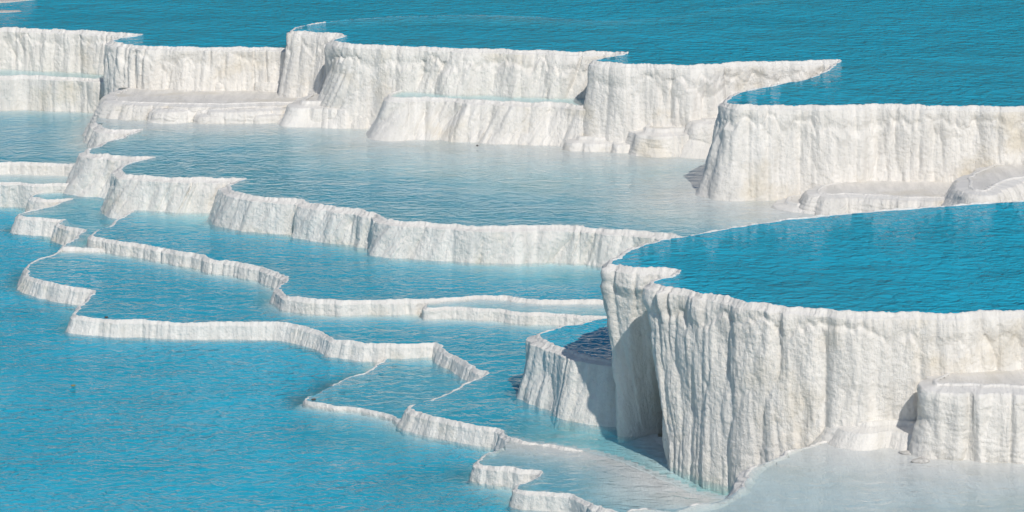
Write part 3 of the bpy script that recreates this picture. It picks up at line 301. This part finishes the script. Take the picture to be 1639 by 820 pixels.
# ------------------------------------------------------------------ pools: water bodies and floors
BY = {T['key']: T for T in TERRACES}
pools = []
for T in TERRACES:
    if T['water']: pools.append(dict(key=T['key'], z=T['z'], poly=T['line'] + [tuple(c) for c in T['close']], depth=T['depth'], shore=T['shore'], foot=T['foot'], root=T['root']))
tl = BY['TR']['line'] + BY['TD']['line'][1:] + BY['TC']['line'][1:] + BY['TB']['line'][1:]
pools.append(dict(key='T', z=3.6, poly=tl + [tuple(c) for c in TOP_CLOSE], depth=.2, shore=3, foot=None, root=BY['TB']['root']))
for p in POOLS: pools.append(dict(p, foot=None, root=None))
def difference(poly, cuts, extra):
    vs, es = [], []
    for pl in [poly] + cuts:
        b = len(vs); n = len(pl); vs += [Vector(p) for p in pl]; es += [(b + i, b + (i + 1) % n) for i in range(n)]
    vs += [Vector(p) for p in extra]
    V, E_, F, _, _, _ = delaunay_2d_cdt(vs, es, [], 0, 1e-5)
    A = np.array([(v.x, v.y) for v in V]); F = [f for f in F if len(f) == 3]
    c = A[np.array(F)].mean(1); keep = inside(poly, c[:, 0], c[:, 1])
    for pl in cuts: keep &= ~inside(pl, c[:, 0], c[:, 1])
    return V, [f for f, k in zip(F, keep) if k]
MILKY = dict(L0=.85, A=.8, T=.75, L=.75, O=.68, N=.62, E=.95, M=.5, U=.5, R2=.45, G=.55, P=.4, Q=.1, V=0, X2=0, N2=.2, R1=.1)
for p in pools:
    higher = [q for q in pools if q['z'] > p['z'] + .001 and q is not p]
    cuts = [q['foot'] or q['poly'] for q in higher]
    A = np.array(p['poly']); x0, y0 = A.min(0); x1, y1 = A.max(0); big_ = (x1 - x0) * (y1 - y0)
    if p['depth'] >= .035:                                   # the smallest ledges are only damp rock
        st = .25 if big_ < 150 else .4
        GX, GY = np.meshgrid(np.arange(x0 + .1, x1, st), np.arange(y0 + .1, y1, st)); g_ok = inside(p['poly'], GX, GY)
        for c in cuts: g_ok &= ~inside(c, GX, GY)
        V2, tris = difference(p['poly'], cuts, list(zip(GX[g_ok], GY[g_ok])))
        used = sorted({i for t in tris for i in t}); mp = {u: k for k, u in enumerate(used)}; n = len(used)
        zt, zb = p['z'], p['z'] - p['depth'] * 1.15 - .04
        V = [(V2[u].x, V2[u].y, zt) for u in used] + [(V2[u].x, V2[u].y, zb) for u in used]
        F = []; ed = {}
        for t in tris:
            a, b, c = [mp[i] for i in t]
            ar = (V[b][0] - V[a][0]) * (V[c][1] - V[a][1]) - (V[c][0] - V[a][0]) * (V[b][1] - V[a][1])
            if ar < 0: b, c = c, b
            F.append((a, b, c)); F.append((c + n, b + n, a + n))
            for e in ((a, b), (b, c), (c, a)): ed[e] = 1
        for (a, b) in ed:
            if (b, a) not in ed: F.append((a, a + n, b)); F.append((b, a + n, b + n))
        mw = M_SHALLOW if p['key'] == 'Q' else M_CALM if p['key'] in ('M', 'U', 'P') else M_MID if p['key'] in ('N', 'O', 'R2', 'N2', 'G', 'R1') else M_FAR if p['key'] in ('T', 'L') else (M_FILM if p['depth'] < .065 else M_WATER)
        w = mesh_obj('water', V, F, mw, smooth_=False); w['kind'] = 'structure'
        VX = np.array([v[0] for v in V]); VY = np.array([v[1] for v in V]); dm = np.full(len(V), 99.)
        for c in cuts:
            ca = np.array(c)
            if ca[:, 0].max() < x0 - 5 or ca[:, 0].min() > x1 + 5 or ca[:, 1].max() < y0 - 5 or ca[:, 1].min() > y1 + 5: continue
            dm = np.minimum(dm, dist_poly(c, VX, VY))
        mk = MILKY.get(p['key'], .3) * sstep(.0, 1, dm / (p['shore'] * .9)) * (1 + .25 * fbm(VX / 2.2, VY / 2.2, 31))
        for (px, py, pr, ps) in PALE.get(p['key'], ()): mk = mk * (1 - ps * (1 - sstep(.35, 1, np.hypot(VX - px, VY - py) / pr)))
        at = w.data.attributes.new('milk', 'FLOAT', 'POINT'); at.data.foreach_set('value', np.clip(mk, 0, .95).astype(np.float32))
    # floor
    st = .07 if big_ < 20 else (.10 if big_ < 350 else .2)
    xs = np.arange(x0, x1 + st, st); ys = np.arange(y0, y1 + st, st); X, Y = np.meshgrid(xs, ys)
    ok = inside(p['poly'], X, Y) | (dist_poly(p['poly'], X, Y) < .05); dsh = np.full(X.shape, 99.)
    for c in cuts:
        ca = np.array(c)
        if ca[:, 0].max() < x0 - 5 or ca[:, 0].min() > x1 + 5 or ca[:, 1].max() < y0 - 5 or ca[:, 1].min() > y1 + 5: continue
        ins = inside(c, X, Y); dd = dist_poly(c, X, Y); ok &= ~(ins & (dd > .25)); dsh = np.minimum(dsh, np.where(ins, 0, dd))
    dep = p['depth'] * (.06 + .94 * sstep(0, 1, dsh / p['shore'])) * (1 + .12 * fbm(X / 1.3, Y / 1.3, 77))
    for (px, py, pr, ps) in PALE.get(p['key'], ()): dep = dep * (1 - .4 * ps * (1 - sstep(.35, 1, np.hypot(X - px, Y - py) / pr)))
    dep = np.clip(dep, .004, p['depth'] * 1.14)
    Zf = p['z'] - dep
    q = grid_faces(len(ys), len(xs)); q = q[ok.ravel()[q].all(1)]
    if len(q) == 0: continue
    us = np.unique(q); re = np.zeros(X.size, int); re[us] = np.arange(len(us))
    Vf = np.stack([X.ravel(), Y.ravel(), Zf.ravel()], 1)[us]
    f = mesh_obj('pool_floor', Vf, re[q], M_WET if p['depth'] < .045 else M_FLOOR, p['root'], uvs=Vf[:, :2])
    if p['root'] is None: f.name = 'lake_bed'; f['kind'] = 'structure'

# ------------------------------------------------------------------ ground out to the horizon and the added, unseen hillside behind
def ground():
    m, ns, lk = mat('dry_ground'); out = nd(ns, 'ShaderNodeOutputMaterial'); b = nd(ns, 'ShaderNodeBsdfPrincipled'); b.inputs['Roughness'].default_value = .9
    tc = nd(ns, 'ShaderNodeTexCoord'); t = nd(ns, 'ShaderNodeTexNoise', Scale=.05, Detail=8.0); lk.new(tc.outputs['Object'], t.inputs['Vector'])
    r = ramp(ns, [(.4, (.16, .15, .09)), (.62, (.36, .31, .22))]); lk.new(t.outputs['Fac'], r.inputs[0]); lk.new(r.outputs[0], b.inputs['Base Color']); lk.new(b.outputs[0], out.inputs[0])
    g = mesh_obj('ground', [(-4000, -3000, -1.2), (4000, -3000, -1.2), (4000, 5000, -1.2), (-4000, 5000, -1.2)], [(0, 1, 2, 3)], m); g['kind'] = 'structure'
    return m
ground()
def added_hills():  # out of view; added so its dark reflection keeps the water from paling
    m, ns, lk = mat('added_dark_hillside'); out = nd(ns, 'ShaderNodeOutputMaterial'); b = nd(ns, 'ShaderNodeBsdfPrincipled'); b.inputs['Roughness'].default_value = .95
    tc = nd(ns, 'ShaderNodeTexCoord'); t = nd(ns, 'ShaderNodeTexNoise', Scale=.06, Detail=8.0, Roughness=.7); lk.new(tc.outputs['Object'], t.inputs['Vector'])
    r = ramp(ns, [(.42, (.035, .05, .025)), (.6, (.07, .085, .05)), (.78, (.14, .14, .10))]); lk.new(t.outputs['Fac'], r.inputs[0]); lk.new(r.outputs[0], b.inputs['Base Color']); lk.new(b.outputs[0], out.inputs[0])
    x = np.linspace(-1500, 1500, 121); y = np.linspace(170, 900, 50); X, Y = np.meshgrid(x, y)
    Z = -1.2 + sstep(170, 620, Y) * (230 + 45 * fbm(X / 420, Y / 420, 5) + 14 * fbm(X / 60, Y / 60, 6)) + 3 * fbm(X / 25, Y / 25, 9) * sstep(170, 220, Y)
    V = np.stack([X, Y, Z], -1).reshape(-1, 3)
    o = mesh_obj('added_hills', V, grid_faces(50, 121), m); o['kind'] = 'structure'
added_hills()

# ------------------------------------------------------------------ small stones and leaves
def stone_mat(name, c):
    m, ns, lk = mat(name); out = nd(ns, 'ShaderNodeOutputMaterial'); b = nd(ns, 'ShaderNodeBsdfPrincipled'); b.inputs['Roughness'].default_value = .7
    tc = nd(ns, 'ShaderNodeTexCoord'); n = nd(ns, 'ShaderNodeTexNoise', Scale=30.0, Detail=4.0); lk.new(tc.outputs['Object'], n.inputs['Vector'])
    r = ramp(ns, [(.35, tuple(.6 * k for k in c)), (.65, c)]); lk.new(n.outputs['Fac'], r.inputs[0]); lk.new(r.outputs[0], b.inputs['Base Color']); lk.new(b.outputs[0], out.inputs[0]); return m
def stone(name, label, cat, loc, size, m, seed):
    nu, nv = 14, 9; V = []; rng = random.Random(seed); ph = [rng.uniform(0, 6.28) for _ in range(6)]
    for j in range(nv):
        th = math.pi * j / (nv - 1)
        for i in range(nu):
            a = 2 * math.pi * i / nu; r = 1 + .18 * math.sin(2 * a + ph[0]) + .12 * math.sin(3 * a + 2 * th + ph[1]) + .08 * math.sin(5 * a - 3 * th + ph[2])
            V.append((size[0] * r * math.sin(th) * math.cos(a), size[1] * r * math.sin(th) * math.sin(a), size[2] * math.cos(th) * (1 + .1 * math.sin(a + ph[3]))))
    F = [(j * nu + i, j * nu + (i + 1) % nu, (j + 1) * nu + (i + 1) % nu, (j + 1) * nu + i) for j in range(nv - 1) for i in range(nu)]
    o = mesh_obj(name, V, [f[::-1] for f in F], m); o.location = loc; o.rotation_euler = (0, 0, rng.uniform(0, 6)); o['label'] = label; o['category'] = cat
M_DARK = stone_mat('dark_stone', (.09, .08, .075)); M_LEAF = stone_mat('dry_leaf', (.34, .30, .10)); M_CRUST = stone_mat('pale_crust', (.62, .60, .56))
for i, (name, label, cat, loc, size, c) in enumerate(BITS): stone(name, label, cat, loc, size, dict(d=M_DARK, l=M_LEAF, c=M_CRUST)[c], 40 + i)
